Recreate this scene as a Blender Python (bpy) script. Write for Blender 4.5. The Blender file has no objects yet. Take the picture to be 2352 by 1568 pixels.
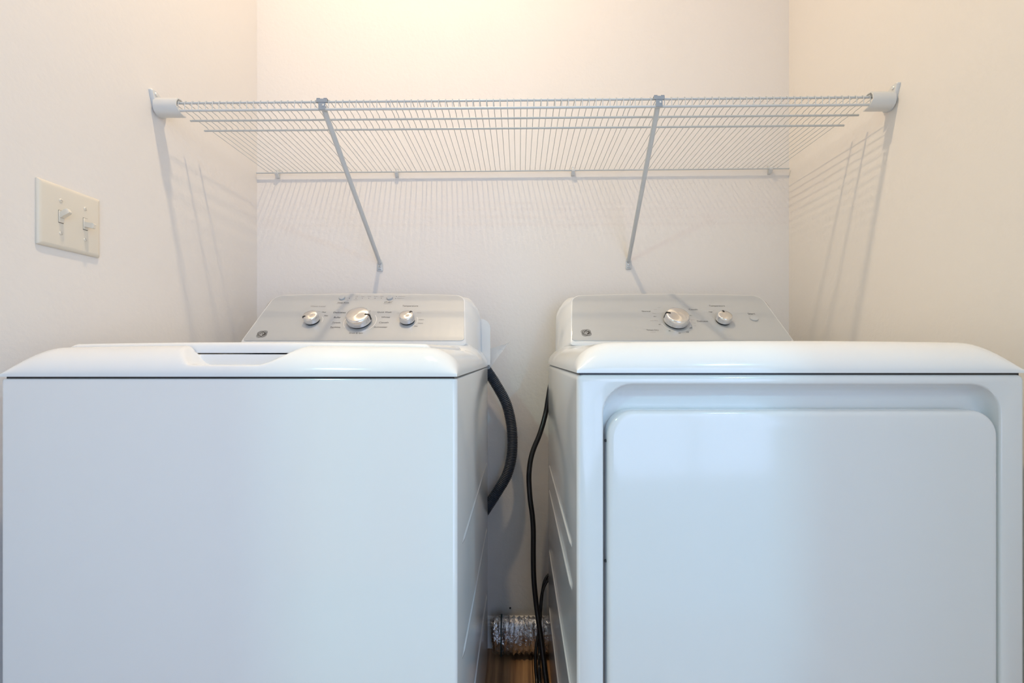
import bpy, bmesh, math, random
from mathutils import Vector, Matrix, noise
random.seed(7)
S = bpy.context.scene
C = S.collection
PI = math.pi

# ------------------------------------------------------------------ camera
cam_d = bpy.data.cameras.new('camera')
cam = bpy.data.objects.new('camera', cam_d); C.objects.link(cam)
cam.location = (0, 0, .94); cam.rotation_euler = (PI/2, 0, 0)
cam_d.sensor_width = 36; cam_d.lens = 16.163
cam_d.shift_x = -.0068; cam_d.shift_y = .0136
cam_d.clip_start = .01
S.camera = cam

# ------------------------------------------------------------------ world, lights, exposure
S.view_settings.view_transform = 'Standard'
S.view_settings.look = 'None'
S.view_settings.gamma = 1
S.view_settings.use_curve_mapping = False
S.view_settings.exposure = 0.0
S.cycles.use_adaptive_sampling = False; S.cycles.caustics_reflective = False; S.cycles.caustics_refractive = False; S.cycles.sample_clamp_indirect = 0.0; S.cycles.use_light_tree = False
w = bpy.data.worlds.new('world'); S.world = w; w.use_nodes = True
w.node_tree.nodes['Background'].inputs[0].default_value = (.8, .88, 1, 1)
w.node_tree.nodes['Background'].inputs[1].default_value = .02

def lamp(name, kind, loc, power, col, rot=(0, 0, 0), **kw):
    d = bpy.data.lights.new(name, kind); d.energy = power; d.color = col
    for k, v in kw.items(): setattr(d, k, v)
    o = bpy.data.objects.new(name, d); C.objects.link(o)
    o.location = loc; o.rotation_euler = rot
    return o
# warm lamp under the alcove ceiling
lamp('ceiling_lamp_light', 'AREA', (-.26, .73, 2.90), 19.3, (1, .765, .48), shape='DISK', size=.085)
# daylight through one tall window behind the camera; warm fill added in the other
lamp('daylight_blue', 'AREA', (1.30, -2.34, 1.10), 60, (.54, .68, 1), (PI/2, 0, 0), shape='RECTANGLE', size=2.0, size_y=2.1)
lamp('warm_window_fill', 'AREA', (-1.05, -2.34, 1.10), 6, (1, .55, .38), (PI/2, 0, 0), shape='RECTANGLE', size=1.3, size_y=2.1)  # added warm fill to brighten the right wall
# two small lamps under the hall ceiling
lamp('hall_lamp_light', 'AREA', (1.28, -1.0, 2.25), 19, (.30, .74, 1), shape='DISK', size=.08)
lamp('hall_lamp_light', 'AREA', (-1.114, -1.0, 2.25), 15.5, (.55, 1, .88), shape='DISK', size=.08)

# ------------------------------------------------------------------ materials
def mat(name, col, rough=.5, metal=0, bump=None, spec=.5, coat=0, var=None, aniso=0):
    m = bpy.data.materials.new(name); m.use_nodes = True
    nt = m.node_tree; b = nt.nodes['Principled BSDF']
    b.inputs['Base Color'].default_value = (*col, 1)
    b.inputs['Roughness'].default_value = rough
    b.inputs['Metallic'].default_value = metal
    b.inputs['Specular IOR Level'].default_value = spec
    b.inputs['Coat Weight'].default_value = coat
    b.inputs['Coat Roughness'].default_value = .06
    tc = nt.nodes.new('ShaderNodeTexCoord')
    if bump:
        scale, strength, dist, detail = bump
        n = nt.nodes.new('ShaderNodeTexNoise'); n.inputs['Scale'].default_value = scale; n.inputs['Detail'].default_value = detail
        nt.links.new(tc.outputs['Object'], n.inputs['Vector'])
        bp = nt.nodes.new('ShaderNodeBump'); bp.inputs['Strength'].default_value = strength; bp.inputs['Distance'].default_value = dist
        nt.links.new(n.outputs['Fac'], bp.inputs['Height']); nt.links.new(bp.outputs['Normal'], b.inputs['Normal'])
    if var:
        scale, amt = var
        n = nt.nodes.new('ShaderNodeTexNoise'); n.inputs['Scale'].default_value = scale
        nt.links.new(tc.outputs['Object'], n.inputs['Vector'])
        r = nt.nodes.new('ShaderNodeMix'); r.data_type = 'RGBA'
        r.inputs[6].default_value = (*[c*(1-amt) for c in col], 1); r.inputs[7].default_value = (*[min(1, c*(1+amt)) for c in col], 1)
        nt.links.new(n.outputs['Fac'], r.inputs[0]); nt.links.new(r.outputs[2], b.inputs['Base Color'])
    if aniso:
        b.inputs['Anisotropic'].default_value = aniso
        t = nt.nodes.new('ShaderNodeTangent'); t.direction_type = 'RADIAL'; t.axis = 'Z'
        nt.links.new(t.outputs[0], b.inputs['Tangent'])
    return m
M = dict(
    wall=mat('wall_paint', (.81, .775, .745), .7, bump=(85, .16, .004, 3), spec=.2),
    ceiling=mat('ceiling_paint', (.86, .85, .83), .9, bump=(120, .2, .004, 2), spec=.1),
    trim=mat('trim_paint', (.82, .82, .82), .35, var=(3, .02)),
    enamel=mat('white_enamel', (.78, .785, .79), .12, bump=(260, .008, .002, 1), spec=.65, var=(2, .01)),
    plastic=mat('white_plastic', (.82, .825, .83), .11, var=(4, .01), spec=.5),
    silver=mat('silver_panel_paint', (.53, .55, .57), .38, metal=.25, var=(900, .03)),
    steel=mat('brushed_knob_metal', (.77, .755, .73), .34, metal=1, aniso=.8, var=(60, .04)),
    chrome=mat('chrome_skirt', (.74, .75, .78), .16, metal=.9, var=(50, .03)),
    black=mat('black_rubber', (.012, .012, .014), .35, var=(30, .2)),
    cord=mat('black_cord_vinyl', (.008, .008, .009), .3, var=(30, .2)),
    hose=mat('dark_grey_hose', (.045, .055, .075), .42, var=(40, .15)),
    ink=mat('dark_grey_ink', (.05, .047, .046), .6, var=(200, .1)),
    faint=mat('pale_grey_ink', (.36, .34, .34), .6, var=(200, .1)),
    white_arc=mat('white_arc', (.85, .84, .83), .5, var=(200, .03)),
    button=mat('grey_button_plastic', (.50, .52, .54), .3, var=(50, .03)),
    wire=mat('white_wire_coating', (.60, .62, .63), .35, var=(20, .04)),
    bracket=mat('white_bracket_plastic', (.68, .69, .69), .4, var=(20, .03)),
    clip=mat('shaded_clip_metal', (.33, .37, .42), .35, var=(20, .05)),  # shading of the rod clip put into a darker blue-grey
    screw=mat('screw_metal', (.75, .75, .74), .3, metal=.6, var=(80, .1)),
    ivory=mat('ivory_plastic', (.76, .70, .60), .35, var=(20, .02)),
    foil=mat('aluminium_foil', (.86, .87, .90), .2, metal=1, bump=(160, .8, .004, 3), var=(40, .08)),
    strap=mat('dark_green_strap', (.012, .04, .045), .4, var=(40, .2)),
    carpet=mat('pale_carpet', (.55, .55, .55), .9, bump=(300, .5, .01, 2), var=(80, .1)),
)
def wood():
    m = bpy.data.materials.new('brown_wood'); m.use_nodes = True
    nt = m.node_tree; b = nt.nodes['Principled BSDF']; b.inputs['Roughness'].default_value = .42
    tc = nt.nodes.new('ShaderNodeTexCoord'); oi = nt.nodes.new('ShaderNodeObjectInfo')
    ad = nt.nodes.new('ShaderNodeVectorMath'); ad.operation = 'ADD'
    sc = nt.nodes.new('ShaderNodeVectorMath'); sc.operation = 'SCALE'; sc.inputs['Scale'].default_value = 7
    cb = nt.nodes.new('ShaderNodeCombineXYZ')
    nt.links.new(oi.outputs['Random'], cb.inputs[0]); nt.links.new(oi.outputs['Random'], cb.inputs[1])
    nt.links.new(cb.outputs[0], sc.inputs[0]); nt.links.new(tc.outputs['Object'], ad.inputs[0]); nt.links.new(sc.outputs[0], ad.inputs[1])
    mp = nt.nodes.new('ShaderNodeMapping'); mp.inputs['Scale'].default_value = (60, 2.5, 60)
    nt.links.new(ad.outputs[0], mp.inputs[0])
    n = nt.nodes.new('ShaderNodeTexNoise'); n.inputs['Scale'].default_value = 1; n.inputs['Detail'].default_value = 5
    nt.links.new(mp.outputs[0], n.inputs['Vector'])
    r = nt.nodes.new('ShaderNodeValToRGB')
    r.color_ramp.elements[0].position = .32; r.color_ramp.elements[0].color = (.21, .11, .055, 1)
    r.color_ramp.elements[1].position = .68; r.color_ramp.elements[1].color = (.58, .35, .18, 1)
    nt.links.new(n.outputs['Fac'], r.inputs[0]); nt.links.new(r.outputs[0], b.inputs['Base Color'])
    return m
M['wood'] = wood()
def film():
    m = bpy.data.materials.new('clear_film'); m.use_nodes = True
    nt = m.node_tree; out = nt.nodes['Material Output']; b = nt.nodes['Principled BSDF']
    b.inputs['Base Color'].default_value = (.9, .92, .95, 1); b.inputs['Roughness'].default_value = .12
    t = nt.nodes.new('ShaderNodeBsdfTransparent'); mx = nt.nodes.new('ShaderNodeMixShader')
    tc = nt.nodes.new('ShaderNodeTexCoord'); n = nt.nodes.new('ShaderNodeTexNoise'); n.inputs['Scale'].default_value = 25
    ra = nt.nodes.new('ShaderNodeMapRange'); ra.inputs[3].default_value = .12; ra.inputs[4].default_value = .38
    nt.links.new(tc.outputs['Object'], n.inputs['Vector']); nt.links.new(n.outputs['Fac'], ra.inputs[0])
    nt.links.new(ra.outputs[0], mx.inputs[0]); nt.links.new(t.outputs[0], mx.inputs[1]); nt.links.new(b.outputs[0], mx.inputs[2])
    nt.links.new(mx.outputs[0], out.inputs['Surface'])
    return m
M['film'] = film()
def glass():
    m = bpy.data.materials.new('window_glass'); m.use_nodes = True
    nt = m.node_tree; out = nt.nodes['Material Output']
    t = nt.nodes.new('ShaderNodeBsdfTransparent'); t.inputs[0].default_value = (.95, .97, .98, 1)
    g = nt.nodes.new('ShaderNodeBsdfGlossy'); g.inputs['Roughness'].default_value = .02
    mx = nt.nodes.new('ShaderNodeMixShader'); mx.inputs[0].default_value = .06
    nt.links.new(t.outputs[0], mx.inputs[1]); nt.links.new(g.outputs[0], mx.inputs[2]); nt.links.new(mx.outputs[0], out.inputs['Surface'])
    return m
M['glass'] = glass()

# ------------------------------------------------------------------ helpers
WM = {}                                             # world matrices of what has been made
def thing(name, label, cat, loc, group=None):
    o = bpy.data.objects.new(name, None); C.objects.link(o)
    o.location = loc; o.empty_display_size = .05
    o['label'] = label; o['category'] = cat
    if group: o['group'] = group
    WM[o.name] = Matrix.Translation(loc)
    return o
def attach(o, parent, world):
    o.parent = parent
    o.matrix_basis = WM[parent.name].inverted() @ world
    WM[o.name] = world
def obj(name, bm, m, parent=None, world=None, smooth=40, label=None):
    me = bpy.data.meshes.new(name)
    if isinstance(bm, bmesh.types.BMesh):
        bmesh.ops.recalc_face_normals(bm, faces=bm.faces)
        if smooth:
            ca = math.cos(math.radians(smooth))
            for f in bm.faces: f.smooth = True
            for e in bm.edges:
                if len(e.link_faces) == 2 and e.link_faces[0].normal.dot(e.link_faces[1].normal) < ca: e.smooth = False
        bm.to_mesh(me); bm.free()
    else:
        me = bm
    me.materials.clear(); me.materials.append(m)
    o = bpy.data.objects.new(name, me); C.objects.link(o)
    if world is None: world = Matrix.Identity(4)
    if parent is not None:
        attach(o, parent, world)
    else:
        o.matrix_basis = world; WM[o.name] = world
    if label: o['label'] = label
    return o
def copy_of(o, parent, world):
    c = o.copy(); C.objects.link(c); attach(c, parent, world); return c
def structure(name, bm, m, smooth=40):
    o = obj(name, bm, m, smooth=smooth); o['kind'] = 'structure'; return o
def tag(o, label, cat, group=None):
    o['label'] = label; o['category'] = cat
    if group: o['group'] = group
    return o
def box(bm, lo, hi, bevel=0, seg=2):
    vs = [bm.verts.new((x, y, z)) for x in (lo[0], hi[0]) for y in (lo[1], hi[1]) for z in (lo[2], hi[2])]
    F = [(0, 1, 3, 2), (4, 6, 7, 5), (0, 4, 5, 1), (2, 3, 7, 6), (0, 2, 6, 4), (1, 5, 7, 3)]
    fs = [bm.faces.new([vs[i] for i in f]) for f in F]
    if bevel:
        es = list({e for f in fs for e in f.edges})
        bmesh.ops.bevel(bm, geom=es, offset=bevel, segments=seg, profile=.5, affect='EDGES')
    return bm
def B(): return bmesh.new()
def ring(bm, pts): return [bm.verts.new(p) for p in pts]
def bridge(bm, a, b):
    n = len(a)
    for i in range(n): bm.faces.new((a[i], a[(i+1) % n], b[(i+1) % n], b[i]))
def cap(bm, r, flip=False):
    bm.faces.new(r[::-1] if flip else r)
def round_poly(pts, radii, seg=8):
    out = []; n = len(pts)
    for i in range(n):
        p = Vector(pts[i]); a = (Vector(pts[i-1])-p).normalized(); b = (Vector(pts[(i+1) % n])-p).normalized()
        ang = a.angle(b); r = radii[i]
        d = r/math.tan(ang/2); c = p+(a+b).normalized()*(r/math.sin(ang/2))
        s = p+a*d; e = p+b*d
        v0 = s-c; v1 = e-c; th = v0.angle(v1) if v0.length > 1e-9 else 0
        for k in range(seg+1):
            t = k/seg
            if th < 1e-6: out.append(p.copy()); continue
            q = (v0*math.sin((1-t)*th)+v1*math.sin(t*th))/math.sin(th)
            out.append(c+q)
    return out
def rrect(x0, x1, z0, z1, r, seg=8):
    if not isinstance(r, (list, tuple)): r = [r]*4
    return round_poly([(x0, z0), (x1, z0), (x1, z1), (x0, z1)], r, seg)
def catmull(pts, step):
    P = [Vector(p) for p in pts]; P = [P[0]*2-P[1]]+P+[P[-1]*2-P[-2]]
    out = []
    for i in range(1, len(P)-2):
        n = max(2, int((P[i+1]-P[i]).length/step))
        for k in range(n):
            t = k/n; a, b, c, d = P[i-1:i+3]
            out.append(.5*((2*b)+(c-a)*t+(2*a-5*b+4*c-d)*t*t+(3*b-3*c+d-a)*t**3))
    out.append(P[-2]); return out
def tube(bm, pts, rad, sides=12, closed=True, flat=1.0):
    pts = [Vector(p) for p in pts]; n = len(pts)
    t0 = (pts[1]-pts[0]).normalized()
    up = Vector((0, 0, 1)) if abs(t0.z) < .9 else Vector((0, 1, 0))
    u = t0.cross(up).normalized(); rings = []
    for i, p in enumerate(pts):
        t = (pts[min(i+1, n-1)]-pts[max(i-1, 0)]).normalized()
        u = (u-t*u.dot(t)).normalized(); v = t.cross(u)
        r = rad(i) if callable(rad) else rad
        rings.append(ring(bm, [p+(u*math.cos(a)+v*math.sin(a)*flat)*r for a in (2*PI*k/sides for k in range(sides))]))
    for a, b in zip(rings, rings[1:]): bridge(bm, a, b)
    if closed: cap(bm, rings[0], True); cap(bm, rings[-1])
    return bm
def lathe(bm, prof, sides=40):                      # prof: (r, z) from the bottom up, along local z
    rings = [ring(bm, [(r*math.cos(2*PI*k/sides), r*math.sin(2*PI*k/sides), z) for k in range(sides)]) for r, z in prof]
    for a, b in zip(rings, rings[1:]): bridge(bm, a, b)
    cap(bm, rings[0], True); cap(bm, rings[-1])
    return bm
def prism(bm, pts2, f0, f1):                        # pts2 outline, f0 / f1 map 2D to the two end faces
    a = ring(bm, [f0(p) for p in pts2]); b = ring(bm, [f1(p) for p in pts2])
    bridge(bm, a, b); cap(bm, a, True); cap(bm, b)
    return bm
def sm(a, b, x):
    t = max(0, min(1, (x-a)/(b-a))); return t*t*(3-2*t)

# ------------------------------------------------------------------ the setting
XL, XR, YB, CEIL = -.849, .8748, 1.49, 3.00
structure('wall_back', box(B(), (XL-.12, YB, 0), (XR+.12, YB+.1, CEIL)), M['wall'])
structure('wall_left', box(B(), (XL-.12, -.40, 0), (XL, YB, CEIL)), M['wall'])
structure('wall_right', box(B(), (XR, -.18, 0), (XR+.12, YB, CEIL)), M['wall'])
structure('wall_hall_left', box(B(), (-2.4, -.40, 0), (XL-.12, -.28, CEIL)), M['wall'])
structure('wall_hall_right', box(B(), (XR+.12, -.18, 0), (2.4, -.06, CEIL)), M['wall'])
structure('wall_room_left', box(B(), (-2.5, -2.4, 0), (-2.4, -.24, CEIL)), M['wall'])
structure('wall_room_right', box(B(), (2.4, -2.4, 0), (2.5, .12, CEIL)), M['wall'])
bm = B()
for x0, x1 in ((-2.5, -1.75), (-.35, .25), (2.35, 2.5)): box(bm, (x0, -2.4, 0), (x1, -2.3, CEIL))
box(bm, (-1.75, -2.4, 2.2), (-.35, -2.3, CEIL)); box(bm, (.25, -2.4, 2.2), (2.35, -2.3, CEIL))
structure('wall_front', bm, M['wall'])
structure('ceiling', box(B(), (-2.5, -2.4, CEIL), (2.5, YB+.1, CEIL+.1)), M['ceiling'])
fl = structure('floor', box(B(), (-1.0, -.24, -.06), (1.0, YB, -.018)), M['wood'])
structure('floor', box(B(), (-2.5, -2.4, -.06), (2.5, -.24, 0)), M['carpet'])
# wooden planks running towards the back wall
pw = .15; plank_me = {}
for i in range(12):
    x0 = XL-.01+i*pw
    cuts = [-.23, .35+.17*((i*7) % 5)/2, YB]
    for y0, y1 in zip(cuts, cuts[1:]):
        L = round(y1-y0, 4)
        if L not in plank_me:
            p = obj('plank', box(B(), (.0006, .0006, -.0178), (pw-.0006, L-.0006, 0), .001, 1), M['wood'], fl, Matrix.Translation((x0, y0, 0)))
            plank_me[L] = p
        else: copy_of(plank_me[L], fl, Matrix.Translation((x0, y0, 0)))
def baseboard(name, a, b, nrm):                     # a moulded profile swept from a to b
    bm = B(); a = Vector(a); b = Vector(b); nrm = Vector(nrm)
    prof = [(0, 0), (.014, 0), (.014, .072), (.012, .075), (.0125, .079), (.009, .084), (.009, .090), (.005, .096), (0, .097)]
    prism(bm, prof, lambda p: a+nrm*p[0]+Vector((0, 0, p[1])), lambda p: b+nrm*p[0]+Vector((0, 0, p[1])))
    return structure(name, bm, M['trim'], smooth=20)
baseboard('baseboard_back', (XL, YB, 0), (XR, YB, 0), (0, -1, 0))
baseboard('baseboard_left', (XL, -.40, 0), (XL, YB, 0), (1, 0, 0))
baseboard('baseboard_right', (XR, -.18, 0), (XR, YB, 0), (-1, 0, 0))
for k, (x0, x1) in enumerate(((-1.75, -.35), (.25, 2.35))):   # the two tall windows behind the camera
    bm = B(); t = .05
    for lo, hi in (((x0, 0), (x0+t, 2.2)), ((x1-t, 0), (x1, 2.2)), ((x0+t, 0), (x1-t, t)), ((x0+t, 2.2-t), (x1-t, 2.2)), (((x0+x1)/2-t/2, t), ((x0+x1)/2+t/2, 2.2-t))):
        box(bm, (lo[0], -2.33, lo[1]), (hi[0], -2.29, hi[1]))
    wo = structure('window_%d' % (k+1), bm, M['trim'])
    obj('pane', box(B(), (x0+t, -2.312, t), ((x0+x1)/2-t/2, -2.306, 2.2-t)), M['glass'], wo)
    obj('pane', box(B(), ((x0+x1)/2+t/2, -2.312, t), (x1-t, -2.306, 2.2-t)), M['glass'], wo)

# ------------------------------------------------------------------ lettering
PT = Matrix(((1, 0, 0), (0, .7016, -.7126), (0, .7126, .7016)))   # columns: across, up the panel, out of the panel
def panel_matrix(xc, yb, zb, u=0, v=0, n=0):
    return Matrix.Translation(Vector((xc, yb, zb))+PT @ Vector((u, v, n))) @ PT.to_4x4()
def lettering(items):
    """items: (text, u, v, width, x-height scale). One flat mesh in panel coordinates."""
    tmp = []
    for t, u, v, wd in items:
        cu = bpy.data.curves.new('t', 'FONT'); cu.body = t; cu.size = 1; cu.align_x = 'CENTER'; cu.align_y = 'CENTER'
        cu.resolution_u = 3
        o = bpy.data.objects.new('t', cu); C.objects.link(o); tmp.append((o, u, v, wd))
    dg = bpy.context.evaluated_depsgraph_get(); dg.update()
    bm = B()
    for o, u, v, wd in tmp:
        me = bpy.data.meshes.new_from_object(o.evaluated_get(dg))
        xs = [p.co.x for p in me.vertices]; s = wd/(max(xs)-min(xs)); cx = (max(xs)+min(xs))/2
        for p in me.vertices: p.co = Vector(((p.co.x-cx)*s+u, p.co.y*s+v, 0))
        bm.from_mesh(me); bpy.data.meshes.remove(me)
    for o, *_ in tmp:
        cu = o.data; bpy.data.objects.remove(o); bpy.data.curves.remove(cu)
    return bm
def dash(bm, u, v, wd, h=.0008):
    vs = [bm.verts.new(p) for p in ((u-wd/2, v-h/2, 0), (u+wd/2, v-h/2, 0), (u+wd/2, v+h/2, 0), (u-wd/2, v+h/2, 0))]
    bm.faces.new(vs)
def dot(bm, u, v, r=.0011):
    bm.faces.new([bm.verts.new((u+r*math.cos(a), v+r*math.sin(a), 0)) for a in (2*PI*k/10 for k in range(10))])
def arc(bm, u, v, r, a0, a1, wd=.0012, n=30):
    A = [math.radians(a0+(a1-a0)*k/n) for k in range(n+1)]
    i = [bm.verts.new((u+(r-wd/2)*math.cos(a), v+(r-wd/2)*math.sin(a), 0)) for a in A]
    o = [bm.verts.new((u+(r+wd/2)*math.cos(a), v+(r+wd/2)*math.sin(a), 0)) for a in A]
    for k in range(n): bm.faces.new((i[k], o[k], o[k+1], i[k+1]))
def stroke(bm, pts, wd):
    P = catmull([(x, y, 0) for x, y in pts], .0006); L = []; R = []; n = len(P)
    for k, p in enumerate(P):
        t = (P[min(k+1, n-1)]-P[max(k-1, 0)]).normalized(); q = Vector((-t.y, t.x, 0))
        f = wd*(.55+.45*math.sin(PI*k/(n-1)))/2
        L.append(bm.verts.new(p+q*f)); R.append(bm.verts.new(p-q*f))
    for k in range(n-1): bm.faces.new((L[k], R[k], R[k+1], L[k+1]))

# ------------------------------------------------------------------ parts shared by the two machines
def knob(machine, xc, yb, zb, u, v, r, h, turn, big):
    m = panel_matrix(xc, yb, zb, u, v, .0016)
    s = r/.0315
    sk = obj('knob', lathe(B(), [(r*1.06, .005), (r*1.06, .007), (r*1.03, h*.80), (r*1.0, h*.90), (r*.965, h*.96), (r*.92, h*.985), (r*.915, h*.97)], 48), M['chrome'], machine, m)
    obj('knob_base', lathe(B(), [(r*.98, 0), (r*.98, .0051)], 40), M['black'], sk, m)
    obj('knob_cap', lathe(B(), [(r*.905, h*.93), (r*.905, h*.985), (r*.88, h*1.0), (r*.3, h*1.005), (.0003, h*1.006)], 48), M['steel'], sk, m)
    a = math.radians(turn); d = Vector((math.cos(a), math.sin(a), 0)); q = Vector((-d.y, d.x, 0)); wd = .0026 if big else .0022
    bm = B()                                        # the black pointer runs over the cap edge and down the skirt
    path = [(r*(.62 if big else .60), h*1.008), (r*.90, h*1.004), (r*.98, h*.97), (r*1.035, h*.86)]
    if big: path += [(r*1.075, h*.30)]
    top = []; bot = []
    for x, z in path:
        top.append([bm.verts.new(d*x+q*e*wd+Vector((0, 0, z+.0006))+d*.0004) for e in (-1, 1)])
        bot.append([bm.verts.new(d*x+q*e*wd+Vector((0, 0, z-.0012))-d*.0006) for e in (-1, 1)])
    for k in range(len(path)-1):
        bm.faces.new((top[k][0], top[k][1], top[k+1][1], top[k+1][0])); bm.faces.new((bot[k][0], bot[k+1][0], bot[k+1][1], bot[k][1]))
        for e in (0, 1): bm.faces.new((top[k][e], top[k+1][e], bot[k+1][e], bot[k][e]))
    bm.faces.new((top[0][0], bot[0][0], bot[0][1], top[0][1])); bm.faces.new((top[-1][0], top[-1][1], bot[-1][1], bot[-1][0]))
    obj('pointer', bm, M['black'], sk, m, smooth=30)
    return sk

def panel_outline(grow=0, drop=0):
    g = grow
    pts = [(-.2922-g, -drop), (.2922+g, -drop), (.2748+g*.9, .192+g)]
    bl, br, tr = pts; tl = (-tr[0], tr[1])
    P = round_poly([bl, br, tr, tl], [.009+g*.4, .009+g*.4, .030+g, .030+g], 10)
    out = []
    for k, p in enumerate(P):
        if k == 33: pass
        out.append(p)
        if k == 32:                                 # arched top edge between the two upper corners
            a, b = P[32], P[33]
            for j in range(1, 16):
                t = j/16; out.append(a.lerp(b, t)+Vector((0, .0065*4*t*(1-t))))
    return out

def console(machine, xc, yb, zb, yr):
    def on(p, n): return Vector((xc, yb, zb))+PT @ Vector((p[0], p[1], n))
    f0 = panel_outline(.0035, .006); f1 = panel_outline(.0065, .012)
    nf = len(f1)
    rear = round_poly([(-.3235, .925), (.3235, .925), (.3200, 1.119), (-.3200, 1.119)], [.004, .004, .075, .075], 10)
    rr = []
    for k, p in enumerate(rear):
        rr.append(p)
        if k == 32:
            a, b = rear[32], rear[33]
            for j in range(1, 16):
                t = j/16; rr.append(a.lerp(b, t)+Vector((0, .004*4*t*(1-t))))
    bm = B()
    P0 = [on(p, -.0005) for p in f0]; P1 = [on(p, -.004) for p in f1]; P3 = [Vector((xc+p.x, yr, p.y)) for p in rr]
    P2 = []
    for a, b in zip(P1, P3):
        q = a.lerp(b, .4); q.x += (1 if q.x > xc else -1)*.010*(abs(q.x-xc) > .27); P2.append(q)
    R = [ring(bm, P) for P in (P0, P1, P2, P3)]
    cap(bm, R[0], True); cap(bm, R[-1])
    for a, b in zip(R, R[1:]): bridge(bm, a, b)
    obj('console_shell', bm, M['plastic'], machine, smooth=50)
    bm = B(); pm = panel_matrix(xc, yb, zb)
    o = panel_outline()
    a = ring(bm, [(p[0], p[1], -.0004) for p in o]); b = ring(bm, [(p[0], p[1], .0010) for p in o])
    c = ring(bm, [(p[0]*.9985, .096+(p[1]-.096)*.996, .0014) for p in o])
    bridge(bm, a, b); bridge(bm, b, c); cap(bm, a, True); cap(bm, c)
    return obj('control_panel', bm, M['silver'], machine, pm, smooth=30, label='silver control panel')

def emblem(panel, pm, u, v):
    r = .0135
    m = pm @ Matrix.Translation((u, v, .0016))
    bm = B(); arc(bm, 0, 0, r*.88, 0, 360, .0015, 48)
    bm.faces.new([bm.verts.new((r*.76*math.cos(a), r*.76*math.sin(a), 0)) for a in (2*PI*k/40 for k in range(40))])
    for k in range(4):                              # the swashes around the disc
        a0 = k*90+20
        stroke(bm, [((r*(1.0+.10*math.sin(PI*j/6)))*math.cos(math.radians(a0+j*11)), (r*(1.0+.10*math.sin(PI*j/6)))*math.sin(math.radians(a0+j*11))) for j in range(7)], .0010)
    obj('emblem', bm, M['ink'], panel, m @ Matrix.Translation((0, 0, 0)), smooth=0)['kind'] = 'stuff'
    bm = B()
    g = [(-.05, .38), (-.20, .55), (-.48, .42), (-.56, .05), (-.40, -.30), (-.16, -.25), (-.04, .05), (-.14, .22), (-.30, .10), (-.22, -.18), (-.05, -.55), (-.30, -.66), (-.52, -.48)]
    e2 = [(.52, .50), (.36, .62), (.14, .46), (.16, .20), (.38, .10), (.20, .02), (.06, -.22), (.16, -.54), (.42, -.56), (.58, -.30)]
    for s in (g, e2): stroke(bm, [(x*r, y*r) for x, y in s], .0017)
    obj('monogram', bm, M['silver'], panel, m @ Matrix.Translation((0, 0, .0003)), smooth=0)['kind'] = 'stuff'

def cover(xl, xr, yf, yr, z0, hgt, lipz, ax, ay, scoop=None, well=None, hump=.022):
    """white plastic top: a pillow with elliptical shoulders, optional finger scoop in front and well under the lid"""
    W = xr-xl; D = yr-yf
    xs = [ax*(1-math.cos(PI/2*k/14)) for k in range(15)]
    n = 60; xs += [ax+(W-2*ax)*k/n for k in range(1, n)]; xs += [W-v for v in reversed(xs[:15])]
    ys = [ay*(1-math.cos(PI/2*k/14)) for k in range(15)]; ys += [ay+.004, ay+.006, ay+.008]
    n = 26; y0 = ay+.008; ys += [y0+(D-y0)*k/n for k in range(1, n+1)]
    if scoop:
        xs = sorted(set(xs+[scoop[0]-xl+(scoop[3]-scoop[0])*k/70 for k in range(71)]))
    E = lambda t: max(0, 1-(1-min(t, 1))**1.65)**(1/1.65)
    EX = lambda t: math.sqrt(max(0, 1-(1-min(t, 1))**2))
    bm = B(); rows = []
    for y in ys:
        row = []
        for x in xs:
            axx = ax*(1+.5*sm(.45, .62, y))
            h = hgt+hump*sm(.47, .54, y)-.004*(2*x/W-1)**2
            z = z0+lipz+h*EX(x/axx)*EX((W-x)/axx)*E(y/ay)
            X = xl+x
            if well and well[0] < X < well[1] and ay+.005 < y < well[2]-yf:
                z = min(z, well[3])
            elif scoop:
                s = sm(scoop[0], scoop[1], X)*(1-sm(scoop[2], scoop[3], X))
                fl_ = scoop[4]+.034*(1-s)
                if s > 0:
                    k = .003; d = z-fl_                # soft minimum
                    z = fl_ if d > k else (z if d < -k else z-(d+k)**2/(4*k))
            row.append(bm.verts.new((X, yf+y, z)))
        rows.append(row)
    for a, b in zip(rows, rows[1:]):
        for i in range(len(xs)-1): bm.faces.new((a[i], a[i+1], b[i+1], b[i]))
    per = rows[0][:]+[r[-1] for r in rows[1:]]+rows[-1][-2::-1]+[r[0] for r in rows[-2:0:-1]]
    low = [bm.verts.new((v.co.x, v.co.y, z0)) for v in per]
    bridge(bm, low, per)
    inn = [bm.verts.new((v.co.x+(.004 if v.co.x < (xl+xr)/2 else -.004), v.co.y+(.004 if v.co.y < (yf+yr)/2 else -.004), z0-.0)) for v in low]
    bridge(bm, inn, low); cap(bm, inn)
    return bm

def side_ribs(bm, x, sgn, zs, y0, y1):              # pressed ribs on the cabinet side
    for z, hw in zs:
        pr = [(-hw, 0), (-hw*.4, .0022), (hw*.4, .0022), (hw, 0)]
        a = ring(bm, [(x, y0, z+p[0]*.4) for p in pr]); b = ring(bm, [(x+sgn*p[1], y0+.02, z+p[0]) for p in pr])
        c = ring(bm, [(x+sgn*p[1], y1-.02, z+p[0]) for p in pr]); d = ring(bm, [(x, y1, z+p[0]*.4) for p in pr])
        for r0, r1 in ((a, b), (b, c), (c, d)):
            for i in range(3): bm.faces.new((r0[i], r0[i+1], r1[i+1], r1[i]))

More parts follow.
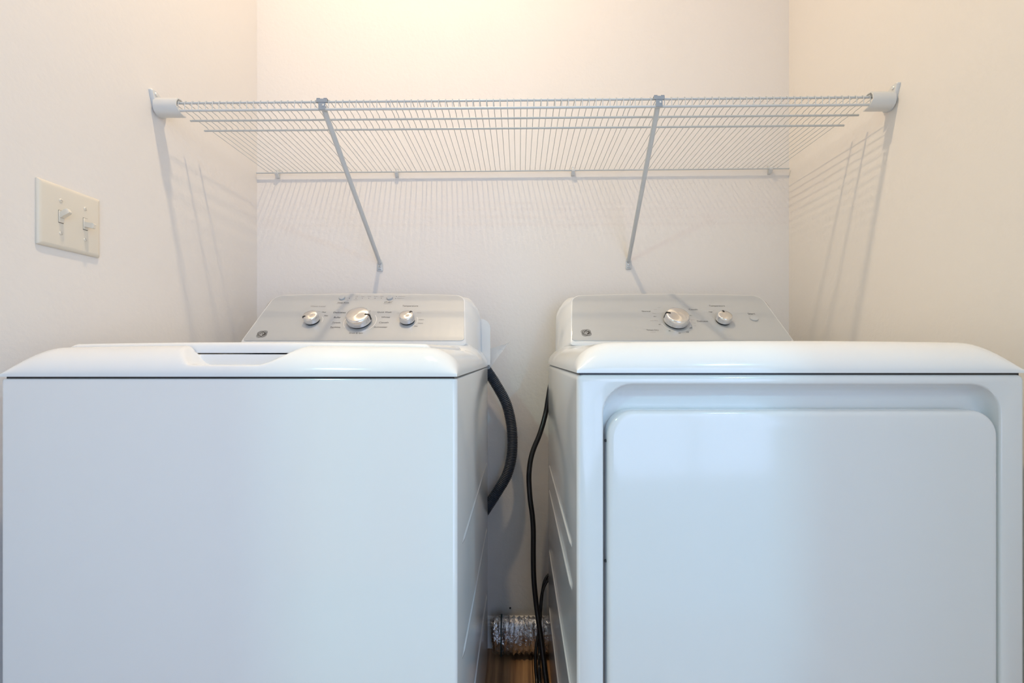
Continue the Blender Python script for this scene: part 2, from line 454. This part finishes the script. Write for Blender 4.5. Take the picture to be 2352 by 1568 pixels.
def cabinet_box(xl, xr, yf, yr, z0, z1, r=.007):
    bm = B()
    P = round_poly([(xl, yf), (xr, yf), (xr, yr), (xl, yr)], [r, r, .004, .004], 8)
    cx, cy = (xl+xr)/2, (yf+yr)/2
    shrink = lambda p, d: (p.x+(d if p.x < cx else -d), p.y+(d if p.y < cy else -d))
    L = [ring(bm, [(*shrink(p, d), z) for p in P]) for d, z in ((.004, z0), (0, z0+.004), (0, z1-.0035), (.001, z1-.001), (.0035, z1))]
    for a, b in zip(L, L[1:]): bridge(bm, a, b)
    cap(bm, L[0], True); cap(bm, L[-1])
    return bm
def feet(machine, xl, xr, yf, yr):
    f = None
    for x in (xl+.06, xr-.06):
        for y in (yf+.07, yr-.07):
            m = Matrix.Translation((x, y, 0))
            if f is None: f = obj('foot', lathe(B(), [(.022, 0), (.022, .012), (.010, .014), (.010, .032)], 16), M['black'], machine, m)
            else: copy_of(f, machine, m)

# ------------------------------------------------------------------ the washing machine
xl, xr, yf, yr = -.7850, -.0935, .695, 1.375
xc, yb, zb = -.4364, 1.211, .978
washer = thing('washing_machine', 'white top-loading washing machine with a finger scoop in its lid, left of the dryer', 'washing machine', (xc, (yf+yr)/2, 0))
bm = cabinet_box(xl, xr, yf, yr, .03, .9050)
side_ribs(bm, xr, 1, ((.63, .004), (.44, .0045), (.25, .004)), .76, 1.33)
obj('cabinet', bm, M['enamel'], washer)
obj('seam_shade', box(B(), (xl+.005, yf+.005, .9030), (xr-.005, yr-.005, .9090)), M['black'], washer)  # black slab stands in for the shade inside the open seam
obj('top_cover', cover(xl, xr, yf, yr, 0.9078, .0440, .004, .056, .047,
    scoop=(-.543, -.500, -.400, -.322, .9255), well=(-.738, -.142, 1.165, .9418)), M['plastic'], washer, smooth=50)
# the lid: a slightly crowned slab sitting in the well behind the scoop
bm = B(); lx0, lx1, ly0, ly1, lz0, lz1 = -.736, -.144, .7485, 1.162, .9440, .9585
us = [0, .0015, .004, .008, .012]; W = lx1-lx0; D = ly1-ly0
XS = us+[.012+(W-.024)*k/24 for k in range(1, 24)]+[W-u for u in reversed(us)]
YS = us+[.012+(D-.024)*k/10 for k in range(1, 10)]+[D-u for u in reversed(us)]
E = lambda t: math.sqrt(max(0, 1-(1-min(t, 1))**2))
rows = [[bm.verts.new((lx0+x, ly0+y, lz0+.004+(lz1-lz0-.004+.0032*(1-(2*x/W-1)**2)+.004*y/D)*E(x/.012)*E((W-x)/.012)*E(y/.010)*E((D-y)/.012))) for x in XS] for y in YS]
for a, b in zip(rows, rows[1:]):
    for i in range(len(XS)-1): bm.faces.new((a[i], a[i+1], b[i+1], b[i]))
per = rows[0][:]+[r[-1] for r in rows[1:]]+rows[-1][-2::-1]+[r[0] for r in rows[-2:0:-1]]
low = [bm.verts.new((v.co.x, v.co.y, lz0)) for v in per]; bridge(bm, low, per); cap(bm, low, True)
obj('lid', bm, M['plastic'], washer, smooth=50)
# rear sheet that stands out behind the console
bm = B(); P = rrect(xc-.3505, xc+.3505, .9115, 1.049, [.004, .004, .028, .028])
prism(bm, P, lambda p: (p[0], yr+.001, p[1]), lambda p: (p[0], yr+.010, p[1]))
obj('rear_panel', bm, M['enamel'], washer)
panel = console(washer, xc, yb, zb, 1.372)
pm = panel_matrix(xc, yb, zb)
knob(washer, xc, yb, zb, -.001, .0765, .0315, .026, -2, True)
knob(washer, xc, yb, zb, -.1316, .0785, .0195, .022, 207, False)
knob(washer, xc, yb, zb, .1300, .0790, .0195, .022, 52, False)
for u in (-.0773, .0612):
    obj('push_button', lathe(B(), [(.0088, .0008), (.0088, .0040), (.0078, .0052), (.0003, .0056)], 28), M['button'], panel, panel_matrix(xc, yb, zb, u, .1784, .0008))
bm = lettering([('Delicates', -.067, .1139, .034), ('Bulky', -.0676, .0932, .018), ('Towels', -.0639, .0710, .023), ('Sanitize', -.0615, .0523, .027),
    ('Quick Wash', .0585, .1153, .040), ('Whites', .0664, .0938, .024), ('Casuals', .0661, .0717, .026), ('Activewear', .0612, .0528, .037),
    ('Normal', .0045, .1200, .026), ('Drain & Spin', .0005, .0290, .036), ('Temperature', .1265, .1429, .045), ('START', .0613, .1592, .023), ('Deep Rinse', -.0679, .1577, .032),
    ('Max', -.1002, .1003, .0105), ('Med', -.1112, .1153, .0100), ('Colors', .1670, .0837, .0130), ('Warm', .1668, .0683, .0130), ('Hot', .1563, .0564, .0090)])
for k in range(5): dot(bm, -.0368+.01845*k, .1782)
dot(bm, -.0558, .1782); dot(bm, .0788, .1865); dot(bm, .0782, .1765)
obj('dark_lettering', bm, M['ink'], panel, pm @ Matrix.Translation((0, 0, .0017)), smooth=0)['kind'] = 'stuff'
bm = lettering([('Water Level', -.1362, .1415, .043), ('Fill', -.0368, .1865, .0065), ('Soak', -.0184, .1865, .0098), ('Wash', .0001, .1865, .0105), ('Rinse', .0186, .1865, .0105), ('Spin', .0370, .1865, .0090), ('Cool', .1560, .1130, .0110)])
for a in ((-.0368, .1712, .011), (.0945, .1865, .020), (.0925, .1768, .020), (-.0690, .1530, .037), (.0613, .1530, .027), (-.0720, .0660, .009), (-.0690, .0465, .010), (-.1270, .1195, .007), (.0985, .1115, .004)): dash(bm, *a)
obj('pale_lettering', bm, M['faint'], panel, pm @ Matrix.Translation((0, 0, .0017)), smooth=0)['kind'] = 'stuff'
bm = B(); arc(bm, -.001, .0765, .0450, -55, 35, .0016); arc(bm, -.001, .0765, .0430, 165, 215, .0012); arc(bm, -.1316, .0785, .0275, -10, 40, .0012); arc(bm, .130, .079, .0275, -50, 35, .0014)  # white arcs beside the knobs
obj('dial_arc', bm, M['white_arc'], panel, pm @ Matrix.Translation((0, 0, .0017)), smooth=0)['kind'] = 'stuff'
emblem(panel, pm, -.2497, .0250)
feet(washer, xl, xr, yf, yr)

# ------------------------------------------------------------------ the dryer
xl, xr, yf, yr = .0893, .7810, .709, 1.400
xc, yb, zb = .4324, 1.216, .978
dryer = thing('clothes_dryer', 'white clothes dryer with a square recessed front door, right of the washing machine', 'dryer', (xc, (yf+yr)/2, 0))
bm = B()                                            # cabinet: sheet shell with the door recess pressed into its front
cz0, cz1, r = .03, .9100, .007
P = round_poly([(xl, yf), (xr, yf), (xr, yr), (xl, yr)], [r, r, .004, .004], 8)
cx, cy = (xl+xr)/2, (yf+yr)/2
shr = lambda p, d: (p.x+(d if p.x < cx else -d), p.y+(d if p.y < cy else -d))
kf = 9
TR = .009
L = [ring(bm, [(*shr(p, d), z) for p in P]) for d, z in [(.004, cz0), (0, cz0+.004)]+[(TR*.6*(1-math.cos(a)), cz1-TR*(1-math.sin(a))) for a in (PI/2*k/7 for k in range(8))]]
N = len(P); last = 8                                # edge between vertices 8 and 9 is the flat front
for a, b in zip(L, L[1:]):
    for i in range(N):
        if i == last and a is L[1]: continue        # left open: the front is built below
        bm.faces.new((a[i], a[(i+1) % N], b[(i+1) % N], b[i]))
cap(bm, L[0], True); cap(bm, L[-1])
hx0, hx1, hz0, hz1 = .1303, .7425, .135, .8950
seg = 8
outer = rrect(xl+r, xr-r, cz0+.004, cz1-TR, .000002, seg)
def face_ring(pts, y): return ring(bm, [(p[0], y, p[1]) for p in pts])
def hole(il, ir, ib, it, rad): return rrect(hx0+il, hx1-ir, hz0+ib, hz1-it, rad, seg)
RR = [face_ring(outer, yf), face_ring(hole(-.003, -.003, -.003, -.003, .047), yf), face_ring(hole(-.0008, -.0008, -.0008, -.0008, .045), yf+.0010),
      face_ring(hole(0, 0, 0, 0, .044), yf+.0035), face_ring(hole(.0012, .0012, .002, .006, .044), yf+.016), face_ring(hole(.002, .002, .004, .014, .043), yf+.025),
      face_ring(hole(.003, .003, .010, .026, .042), yf+.029), face_ring(hole(.010, .010, .020, .046, .038), yf+.028)]
for a, b in zip(RR, RR[1:]): bridge(bm, a, b)
cap(bm, RR[-1])
bmesh.ops.remove_doubles(bm, verts=bm.verts, dist=.00002)
side_ribs(bm, xl, -1, ((.617, .004), (.545, .0045), (.37, .004), (.20, .004)), .775, 1.35)
obj('cabinet', bm, M['enamel'], dryer, smooth=50)
obj('seam_shade', box(B(), (xl+.005, yf+.005, .9080), (xr-.005, yr-.005, .9145)), M['black'], dryer)  # black filler painting the seam gap as dark as its shade
bm = B()                                            # the door fills the recess almost flush
dx0, dx1, dz0, dz1 = .1365, .7392, .150, .8552
def dring(d, y, rad): return ring(bm, [(p[0], y, p[1]) for p in rrect(dx0+d, dx1-d, dz0+d, dz1-d, rad, 10)])
DR = [dring(0, yf+.0275, .040), dring(0, yf+.006, .040), dring(.0008, yf+.0025, .039), dring(.0025, yf+.0006, .038), dring(.0055, yf-.0006, .036), dring(.010, yf-.001, .034)]
for a, b in zip(DR, DR[1:]): bridge(bm, a, b)
cap(bm, DR[0], True); cap(bm, DR[-1])
door = obj('door', bm, M['enamel'], dryer, smooth=50)
for z in (.807, .619):
    obj('hinge_pin', lathe(B(), [(.0022, 0), (.0022, .003), (.0012, .004)], 10), M['black'], door, Matrix.Translation((dx0+.0005, yf+.010, z)) @ Matrix.Rotation(-PI/2, 4, 'Y'))
obj('top_cover', cover(xl, xr, yf, yr, .9130, .0470, .004, .060, .048, hump=.012), M['plastic'], dryer, smooth=50)
panel = console(dryer, xc, yb, zb, 1.382)
pm = panel_matrix(xc, yb, zb)
knob(dryer, xc, yb, zb, 0, .0760, .0315, .026, 163, True)
knob(dryer, xc, yb, zb, .1309, .0790, .0195, .022, 92, False)
m = panel_matrix(xc, yb, zb, .2202, .0880, .0008) @ Matrix.Diagonal((1.1, .95, 1, 1))
obj('push_button', lathe(B(), [(.0105, .0008), (.0105, .0030), (.0094, .0042), (.0003, .0046)], 28), M['button'], panel, m)
bm = lettering([('Normal', -.0729, .1200, .024), ('Casuals', .0620, .1282, .025), ('Delicates', .0745, .0775, .030), ('Timed Dry', -.0711, .0412, .033), ('Temperature', .1343, .1440, .045),
    ('Start', .2205, .1090, .020), ('DRY', -.0525, .0974, .0085), ('DRY', .0473, .1015, .0085), ('OFF', .0345, .0497, .0085), ('High', .1086, .1175, .0105), ('60', -.0470, .0640, .0050), ('40', -.0260, .0380, .0055), ('20', -.0010, .0290, .0055), ('10', .0220, .0330, .0055)])
obj('dark_lettering', bm, M['ink'], panel, pm @ Matrix.Translation((0, 0, .0017)), smooth=0)['kind'] = 'stuff'
bm = lettering([('More', -.0525, .1110, .0090), ('Less Dry', -.0590, .0802, .0200)])
for a in ((-.0330, .1370, .009), (-.0455, .1270, .009), (.0405, .1120, .007), (.0490, .0840, .010), (.0500, .0700, .007), (.0480, .0585, .007), (-.0711, .0330, .013), (.1190, .1230, .003)): dash(bm, *a)
obj('pale_lettering', bm, M['faint'], panel, pm @ Matrix.Translation((0, 0, .0017)), smooth=0)['kind'] = 'stuff'
bm = B(); arc(bm, 0, .076, .0405, 190, 330, .0011); arc(bm, 0, .076, .0405, -30, 25, .0009)  # thin white arcs around the main knob
obj('dial_arc', bm, M['white_arc'], panel, pm @ Matrix.Translation((0, 0, .0017)), smooth=0)['kind'] = 'stuff'
emblem(panel, pm, -.2514, .0305)
feet(dryer, xl, xr, yf, yr)

# ------------------------------------------------------------------ the wire shelf (very slightly out of level)
YF, YR, SZ = 1.070, 1.478, 1.5335                    # front rod, back rod, height of the top wires in the middle
TILT = Matrix.Translation((.01, 0, SZ)) @ Matrix.Rotation(-.0085, 4, 'Y')
shelf = thing('wire_shelf', 'long white wire shelf spanning the alcove above the washer and dryer', 'shelf', (.01, YF, SZ))
def rod(name, y, dz, x0, x1, r, lab=None):
    o = obj(name, tube(B(), [(x0-.01, y, dz), (x1-.01, y, dz)], r, 10), M['wire'], shelf, TILT, label=lab)
rod('front_rod', YF, 0, -.800, .832, .0027)
rod('lip_rod', YF-.003, -.0190, -.800, .832, .0029)
rod('support_rod', 1.143, -.0035, -.8165, .8440, .0027)
rod('support_rod', 1.194, -.0035, -.8165, .8440, .0027)
rod('back_rod', YR, 0, -.8440, .8690, .0024)
wire_path = [(0, YF-.004, -.0215), (0, YF-.0045, -.010), (0, YF-.004, .0015), (0, YF-.001, .0040), (0, YF+.004, .0034), (0, 1.134, .0024), (0, 1.143, -.0002), (0, 1.151, .0020), (0, 1.185, .0022), (0, 1.194, -.0002), (0, 1.202, .0020), (0, 1.46, .0020), (0, YR, .0028), (0, YR+.002, -.0015)]
nw = 104; first = None
for k in range(nw):
    x = -.8065+(.8300+.8065)*k/(nw-1)
    j = random.uniform(-.0012, .0012)
    if k in (20, 31, 68, 69): j = random.choice((-.011, .009))          # a few wires are bent
    m = TILT @ Matrix.Translation((x-.01, 0, 0)) @ Matrix(((1, j, 0, -j*YF), (0, 1, 0, 0), (0, 0, 1, 0), (0, 0, 0, 1)))
    if first is None: first = obj('cross_wire', tube(B(), wire_path, .00095, 6), M['wire'], shelf, m)
    else: copy_of(first, shelf, m)

def end_bracket(side, label):
    s = 1 if side == 'left' else -1
    wx = XL if s == 1 else XR; dz = -.0073 if s == 1 else .0074
    t = thing('shelf_bracket', label, 'bracket', (wx, YF, SZ+dz), 'end brackets of the wire shelf')
    bm = B()
    O = round_poly([(1.066, -.014), (1.078, -.027), (1.100, -.022), (1.104, .006), (1.068, .027), (1.051, .027)], [.012, .008, .008, .012, .006, .004], 5)
    z = SZ+dz
    a = ring(bm, [(wx, p[0], z+p[1]) for p in O]); b = ring(bm, [(wx+s*.0055, p[0], z+p[1]) for p in O])
    c = ring(bm, [(wx+s*.008, 1.079+(p[0]-1.079)*.92, z+(p[1])*.94) for p in O])
    bridge(bm, a, b); bridge(bm, b, c); cap(bm, a, True); cap(bm, c)
    obj('wall_plate', bm, M['bracket'], t)
    prof = [(1.086, .010), (1.075, .0122), (1.064, .010), (1.0585, .002), (1.0575, -.010), (1.060, -.020), (1.067, -.0255), (1.078, -.0270), (1.086, -.0255)]
    inner = [(1.086, .0075), (1.075, .0097), (1.0655, .008), (1.0612, .001), (1.0602, -.010), (1.0625, -.0185), (1.0682, -.0230), (1.078, -.0244), (1.086, -.0230)]
    O = [Vector(p) for p in prof]+[Vector(p) for p in inner[::-1]]
    bm = B(); x0, x1 = wx+s*.006, wx+s*.059
    prism(bm, O, lambda p: (x0, p[0], z+p[1]), lambda p: (x1+s*(.004 if p[1] < -.018 else 0), p[0], z+p[1]))
    obj('sleeve', bm, M['bracket'], t, smooth=50)
    m = Matrix.Translation((wx+s*.0078, 1.0655, z+.0185)) @ Matrix.Rotation(s*PI/2, 4, 'Y')
    obj('screw', lathe(B(), [(.0042, -.001), (.0042, .0012), (.0030, .0024), (.0003, .0026)], 16), M['screw'], t, m)
end_bracket('left', 'white plastic shelf end bracket on the left wall, right of the light switch')
end_bracket('right', 'white plastic shelf end bracket on the right wall, above the dryer')

def brace(xt, xf, dz, label):
    top = Vector((xt, YF+.004, SZ+dz-.014)); foot = Vector((xf, YB-.006, 1.247+dz))
    t = thing('shelf_brace', label, 'brace', (xf, YB, foot.z), 'diagonal braces under the wire shelf')
    d = (foot-top).normalized()
    path = [top+Vector((0, -.001, .006)), top+Vector((0, .002, 0)), top+d*.02]+[top+(foot-top)*k/8 for k in range(1, 8)]+[foot-d*.010, foot+Vector((0, .002, -.004))]
    obj('strut', tube(B(), path, .0064, 14), M['wire'], t)
    bm = B()
    O = round_poly([(-.0095, -.031), (.0095, -.031), (.0095, -.006), (.0050, .009), (-.0050, .009), (-.0095, -.006)], [.003, .003, .004, .003, .003, .004], 3)
    a = ring(bm, [(xf+p[0], YB, foot.z+p[1]) for p in O]); b = ring(bm, [(xf+p[0], YB-.0025, foot.z+p[1]) for p in O]); c = ring(bm, [(xf+p[0]*.9, YB-.0034, foot.z-.012+(p[1]+.012)*.94) for p in O])
    bridge(bm, a, b); bridge(bm, b, c); cap(bm, a, True); cap(bm, c)
    ft = obj('foot_plate', bm, M['wire'], t)
    obj('slot', box(B(), (xf-.0045, YB-.0044, foot.z-.0265), (xf+.0045, YB-.0030, foot.z-.0245)), M['clip'], ft)
    m = Matrix.Translation((xf, YB-.0032, foot.z-.0150)) @ Matrix.Rotation(PI/2, 4, 'X')
    sc = obj('screw', lathe(B(), [(.0042, 0), (.0042, .0010), (.0030, .0026), (.0012, .0030)], 16), M['screw'], t, m)
    obj('screw_recess', lathe(B(), [(.0013, .0025), (.0013, .0032)], 8), M['black'], sc, m)
    bm = B(); z = SZ+dz                              # clip that hooks over the front rod
    box(bm, (xt-.0080, YF-.0075, z-.0215), (xt+.0080, YF-.0060, z-.0045), .0006, 1)
    box(bm, (xt-.0125, YF-.0080, z-.0045), (xt+.0125, YF-.0055, z+.0040), .0006, 1)
    for sx in (-1, 1): box(bm, (xt+sx*.0080-.0040, YF-.0080, z+.0040), (xt+sx*.0080+.0040, YF+.0060, z+.0056), .0005, 1)
    cl = obj('rod_clip', bm, M['clip'], t, smooth=20, label='clip over the front rod, its shade painted dark grey')
    m = Matrix.Translation((xt+.003, YF-.0075, z-.011)) @ Matrix.Rotation(PI/2, 4, 'X')
    obj('rivet', lathe(B(), [(.0022, 0), (.0022, .0006), (.0012, .0014)], 12), M['screw'], cl, m)
brace(-.4560, -.4505, -.0040, 'white diagonal shelf brace running down to the wall behind the washing machine')
brace(.3243, .3545, .0026, 'white diagonal shelf brace running down to the wall behind the dryer')

clip0 = None
for x, dz, lab in ((-.7785, -.0067, 'small white wall clip on the back shelf rod, nearest the left wall'), (-.3940, -.0034, 'small white wall clip on the back shelf rod, just right of the left brace'),
                   (.1740, .0014, 'small white wall clip on the back shelf rod, left of the right brace'), (.8090, .0068, 'small white wall clip on the back shelf rod, nearest the right wall')):
    t = thing('shelf_clip', lab, 'clip', (x, YB, SZ+dz), 'wall clips of the back shelf rod')
    if clip0 is None:
        bm = B()
        P = round_poly([(YB, -.015), (YB-.006, -.014), (YB-.017, -.005), (YB-.018, .004), (YB-.010, .0065), (YB, .0065)], [.001, .003, .004, .004, .003, .001], 4)
        prism(bm, P, lambda p: (x-.0052, p[0], SZ+dz+p[1]), lambda p: (x+.0052, p[0], SZ+dz+p[1]))
        bmesh.ops.bevel(bm, geom=[e for e in bm.edges if abs(e.verts[0].co.x-e.verts[1].co.x) < 1e-6], offset=.0008, segments=1, affect='EDGES')
        a = obj('clip_body', bm, M['bracket'], t, smooth=50)
        b = obj('screw', lathe(B(), [(.0038, 0), (.0038, .004), (.0026, .006), (.0004, .0064)], 14), M['screw'], t, Matrix.Translation((x, YB-.002, SZ+dz+.0105)) @ Matrix.Rotation(PI/2, 4, 'X'))
        clip0 = (x, dz, a, b)
    else:
        d = Matrix.Translation((x-clip0[0], 0, dz-clip0[1]))
        copy_of(clip0[2], t, d @ WM[clip0[2].name]); copy_of(clip0[3], t, d @ WM[clip0[3].name])

# ------------------------------------------------------------------ light switch on the left wall
sy0, sy1, sz0, sz1 = .8063, .9271, 1.1360, 1.2535
sw = thing('light_switch', 'ivory two-gang toggle switch plate on the left wall', 'light switch', (XL, (sy0+sy1)/2, (sz0+sz1)/2))
bm = B()
def sr(d, x, r): return ring(bm, [(x, p[0], p[1]) for p in rrect(sy0+d, sy1-d, sz0+d, sz1-d, r, 5)])
R = [sr(.0005, XL, .0015), sr(0, XL+.0020, .002), sr(.0012, XL+.0042, .002), sr(.0040, XL+.0060, .002), sr(.0070, XL+.0066, .002)]
for a, b in zip(R, R[1:]): bridge(bm, a, b)
cap(bm, R[0], True); cap(bm, R[-1])
plate = obj('plate', bm, M['ivory'], sw, smooth=60)
zc = (sz0+sz1)/2
for y, up in ((.8455, 1), (.8930, -.35)):
    X = XL+.0064
    sl = B()
    box(sl, (X, y-.0046, zc-.0116), (X+.0006, y+.0046, zc+.0116))
    obj('slot', sl, M['ink'], plate)
    fr = B()
    box(fr, (X, y-.0047, zc-.0108), (X+.0022, y+.0047, zc+.0108), .0006, 1)
    obj('bushing', fr, M['ivory'], plate)
    bm = B()                                        # the lever: a tapering paddle
    ang = up*.55; d = Vector((math.cos(ang), 0, math.sin(ang))); q = Vector((-math.sin(ang), 0, math.cos(ang))); c0 = Vector((X+.001, y, zc+up*.002))
    rr = []
    for s, hw, hh in ((0, .0040, .0050), (.006, .0038, .0046), (.013, .0036, .0050), (.0165, .0033, .0048), (.0178, .0024, .0036)):
        rr.append(ring(bm, [c0+d*s+q*(b2*hh)+Vector((0, a2*hw, 0)) for a2, b2 in ((-1, -1), (1, -1), (1, 1), (-1, 1))]))
    for a, b in zip(rr, rr[1:]): bridge(bm, a, b)
    cap(bm, rr[0], True); cap(bm, rr[-1])
    obj('toggle', bm, M['ivory'], sw, smooth=35)
    for dz in (-.0300, .0300):
        m = Matrix.Translation((X, y, zc+dz)) @ Matrix.Rotation(PI/2, 4, 'Y')
        s_ = obj('screw', lathe(B(), [(.0036, 0), (.0036, .0006), (.0026, .0016), (.0003, .0018)], 16), M['ivory'], sw, m)
        a = random.uniform(0, PI)
        obj('screw_slot', box(B(), (-.0003, -.0024, .0014), (.0003, .0024, .0019)), M['faint'], s_, m @ Matrix.Rotation(a, 4, 'Z'))

# ------------------------------------------------------------------ hose, cords, duct between the machines
def at(px, py, Y): return Vector(((px-1192)*Y/1056, Y, .94-(py-816)*Y/1056))
pts = [(-.180, 1.425, .955)]+[tuple(at(x, y, 1.425)) for x, y in ((1100, 828), (1122, 856), (1142, 887), (1163, 927), (1174, 973), (1177, 1017), (1174, 1055), (1163, 1093), (1142, 1129), (1122, 1160), (1100, 1190))]+[(-.20, 1.425, .35)]
P = catmull(pts, .00125)
hose = obj('drain_hose', tube(B(), P, lambda i: .0158+.0013*math.sin(2*PI*i/4.0), 18), M['hose'], smooth=80)
tag(hose, 'dark grey corrugated drain hose curving out from behind the washing machine', 'hose')

c1 = [(.125, 1.43, .90), tuple(at(1266, 880, 1.43))]+[tuple(at(x, y, Y)) for x, y, Y in ((1259, 915, 1.42), (1254.5, 943, 1.42), (1247, 973, 1.41), (1238, 1001, 1.40), (1226, 1030, 1.39), (1219, 1055, 1.38), (1215.5, 1081, 1.37), (1215, 1106, 1.37), (1217.5, 1144, 1.36), (1222.5, 1182, 1.36), (1225, 1219, 1.36), (1225, 1283, 1.36), (1226.5, 1334, 1.355), (1231.5, 1385, 1.35), (1236.5, 1423, 1.34), (1242, 1461, 1.33), (1247, 1500, 1.315), (1254, 1560, 1.285))]
c1 += [(.082, 1.24, .0085), (.085, 1.10, .0080), (.070, .90, .0080)]
o = obj('dryer_cord', tube(B(), catmull(c1, .008), .0077, 12), M['cord'])
tag(o, 'thick black power cord hanging beside the dryer down to the floor', 'cord')
c2 = [(.16, 1.43, .10+.22), tuple(at(1274, 1318, 1.42)), tuple(at(1257, 1334, 1.42)), tuple(at(1247, 1354, 1.415)), tuple(at(1242, 1384, 1.40)), tuple(at(1241, 1423, 1.385)), tuple(at(1238, 1448, 1.365)), tuple(at(1233, 1475, 1.345)), tuple(at(1230, 1505, 1.325)), tuple(at(1230, 1530, 1.31)), tuple(at(1233, 1572, 1.278)), (.045, 1.20, .0060), (.040, 1.12, .0060), (.05, 1.05, .006), (.060, 1.12, .006), (.059, 1.20, .006), tuple(at(1240, 1572, 1.275)), tuple(at(1238, 1530, 1.302)), tuple(at(1239, 1500, 1.345)), (.0630, 1.378, .14), (.0790, 1.425, .24), (.12, 1.44, .27)]
o = obj('washer_cord', tube(B(), catmull(c2, .006), .0046, 10), M['cord'])
tag(o, 'thin black power cord looping down in front of the foil duct, beside the thicker cord', 'cord')

# crinkled foil dryer duct lying along the baseboard
duct = thing('foil_duct', 'crinkled silver foil vent duct on the floor between the machines', 'duct', (0, 1.43, 0))
bm = B(); pitch = .0150; sub = 4; n = int(.36/pitch)*sub; rings = []; sides = 36
for i in range(n+1):
    x = -.083+i*pitch/sub; ph = i % sub
    k = (-.0042, .0008, .0048, .0006)[ph]
    R = []
    for j in range(sides):
        a = 2*PI*j/sides
        d = k*random.uniform(.4, 1.25)+random.uniform(-.0016, .0016)
        R.append((x+random.uniform(-.0010, .0010)+.0022*math.sin(a*2+i*.2), 1.4385+(.0300+d)*math.cos(a), .0640+(.0555+d)*math.sin(a)))
    rings.append(ring(bm, R))
for a, b in zip(rings, rings[1:]): bridge(bm, a, b)
inner = [ring(bm, [(v.co.x+.0005, 1.4385+(v.co.y-1.4385)*.96, .0655+(v.co.z-.0655)*.96) for v in r]) for r in (rings[0], rings[-1])]
bridge(bm, inner[0], rings[0]); bridge(bm, rings[-1], inner[1]); bridge(bm, inner[1], inner[0])
bmesh.ops.triangulate(bm, faces=bm.faces[:])
obj('foil_sleeve', bm, M['foil'], duct, smooth=25)
bm = B(); xb = -.0545
cl = [(xb, 1.4385+0.0362*math.cos(a), .0655+.0640*math.sin(a)) for a in (2*PI*k/36-.6 for k in range(30))]
prev = None
for p in cl:
    q = [bm.verts.new((xb-.0022, p[1], p[2])), bm.verts.new((xb+.0022, p[1], p[2])), bm.verts.new((xb+.0022, 1.4385+(p[1]-1.4385)*.98, .0655+(p[2]-.0655)*.98)), bm.verts.new((xb-.0022, 1.4385+(p[1]-1.4385)*.98, .0655+(p[2]-.0655)*.98))]
    if prev: bridge(bm, prev, q)
    else: cap(bm, q, True)
    prev = q
cap(bm, prev)
box(bm, (xb-.0014, 1.398, .100), (xb+.0014, 1.401, .152), .0004, 1)
obj('clamp_strap', bm, M['strap'], duct, label='thin dark green strap with its tail standing up')

# loose clear plastic sheet sticking out behind the washer
bm = B(); rows = []
Ts = 10
for i in range(Ts+1):
    t = i/Ts
    e1 = at(1104+67*t, 803-5*t-13*t*t, 1.398-.012*t); e0 = at(1104+67*t, 850-10*t if t < .3 else 847-63*((t-.3)/.7), 1.402+.004*math.sin(t*3)-.015*t)
    rows.append([e1.lerp(e0, k/6)+Vector((0, .003*math.sin(k/6*PI), 0)) for k in range(7)])
a = [[bm.verts.new(p) for p in r] for r in rows]; b = [[bm.verts.new(p+Vector((0, .0006, 0))) for p in r] for r in rows]
for i in range(Ts):
    for k in range(6):
        bm.faces.new((a[i][k], a[i+1][k], a[i+1][k+1], a[i][k+1])); bm.faces.new((b[i][k], b[i][k+1], b[i+1][k+1], b[i+1][k]))
for i in range(Ts):
    bm.faces.new((a[i][0], b[i][0], b[i+1][0], a[i+1][0])); bm.faces.new((a[i][6], a[i+1][6], b[i+1][6], b[i][6]))
for k in range(6): bm.faces.new((a[0][k], a[0][k+1], b[0][k+1], b[0][k])); bm.faces.new((a[-1][k], b[-1][k], b[-1][k+1], a[-1][k+1]))
o = obj('plastic_sleeve', bm, M['film'], smooth=60)
tag(o, 'loose clear plastic sheet sticking out behind the washing machine console', 'plastic sheet')

# small screw left in the back wall
m = Matrix.Translation((-.0285, YB-.0003, .122)) @ Matrix.Rotation(PI/2, 4, 'X')
o = obj('wall_screw', lathe(B(), [(.0032, -.002), (.0032, .0010), (.0018, .0018), (.0004, .0018)], 12), M['ink'], None, m)
tag(o, 'tiny dark screw head in the back wall just above the foil duct', 'screw')
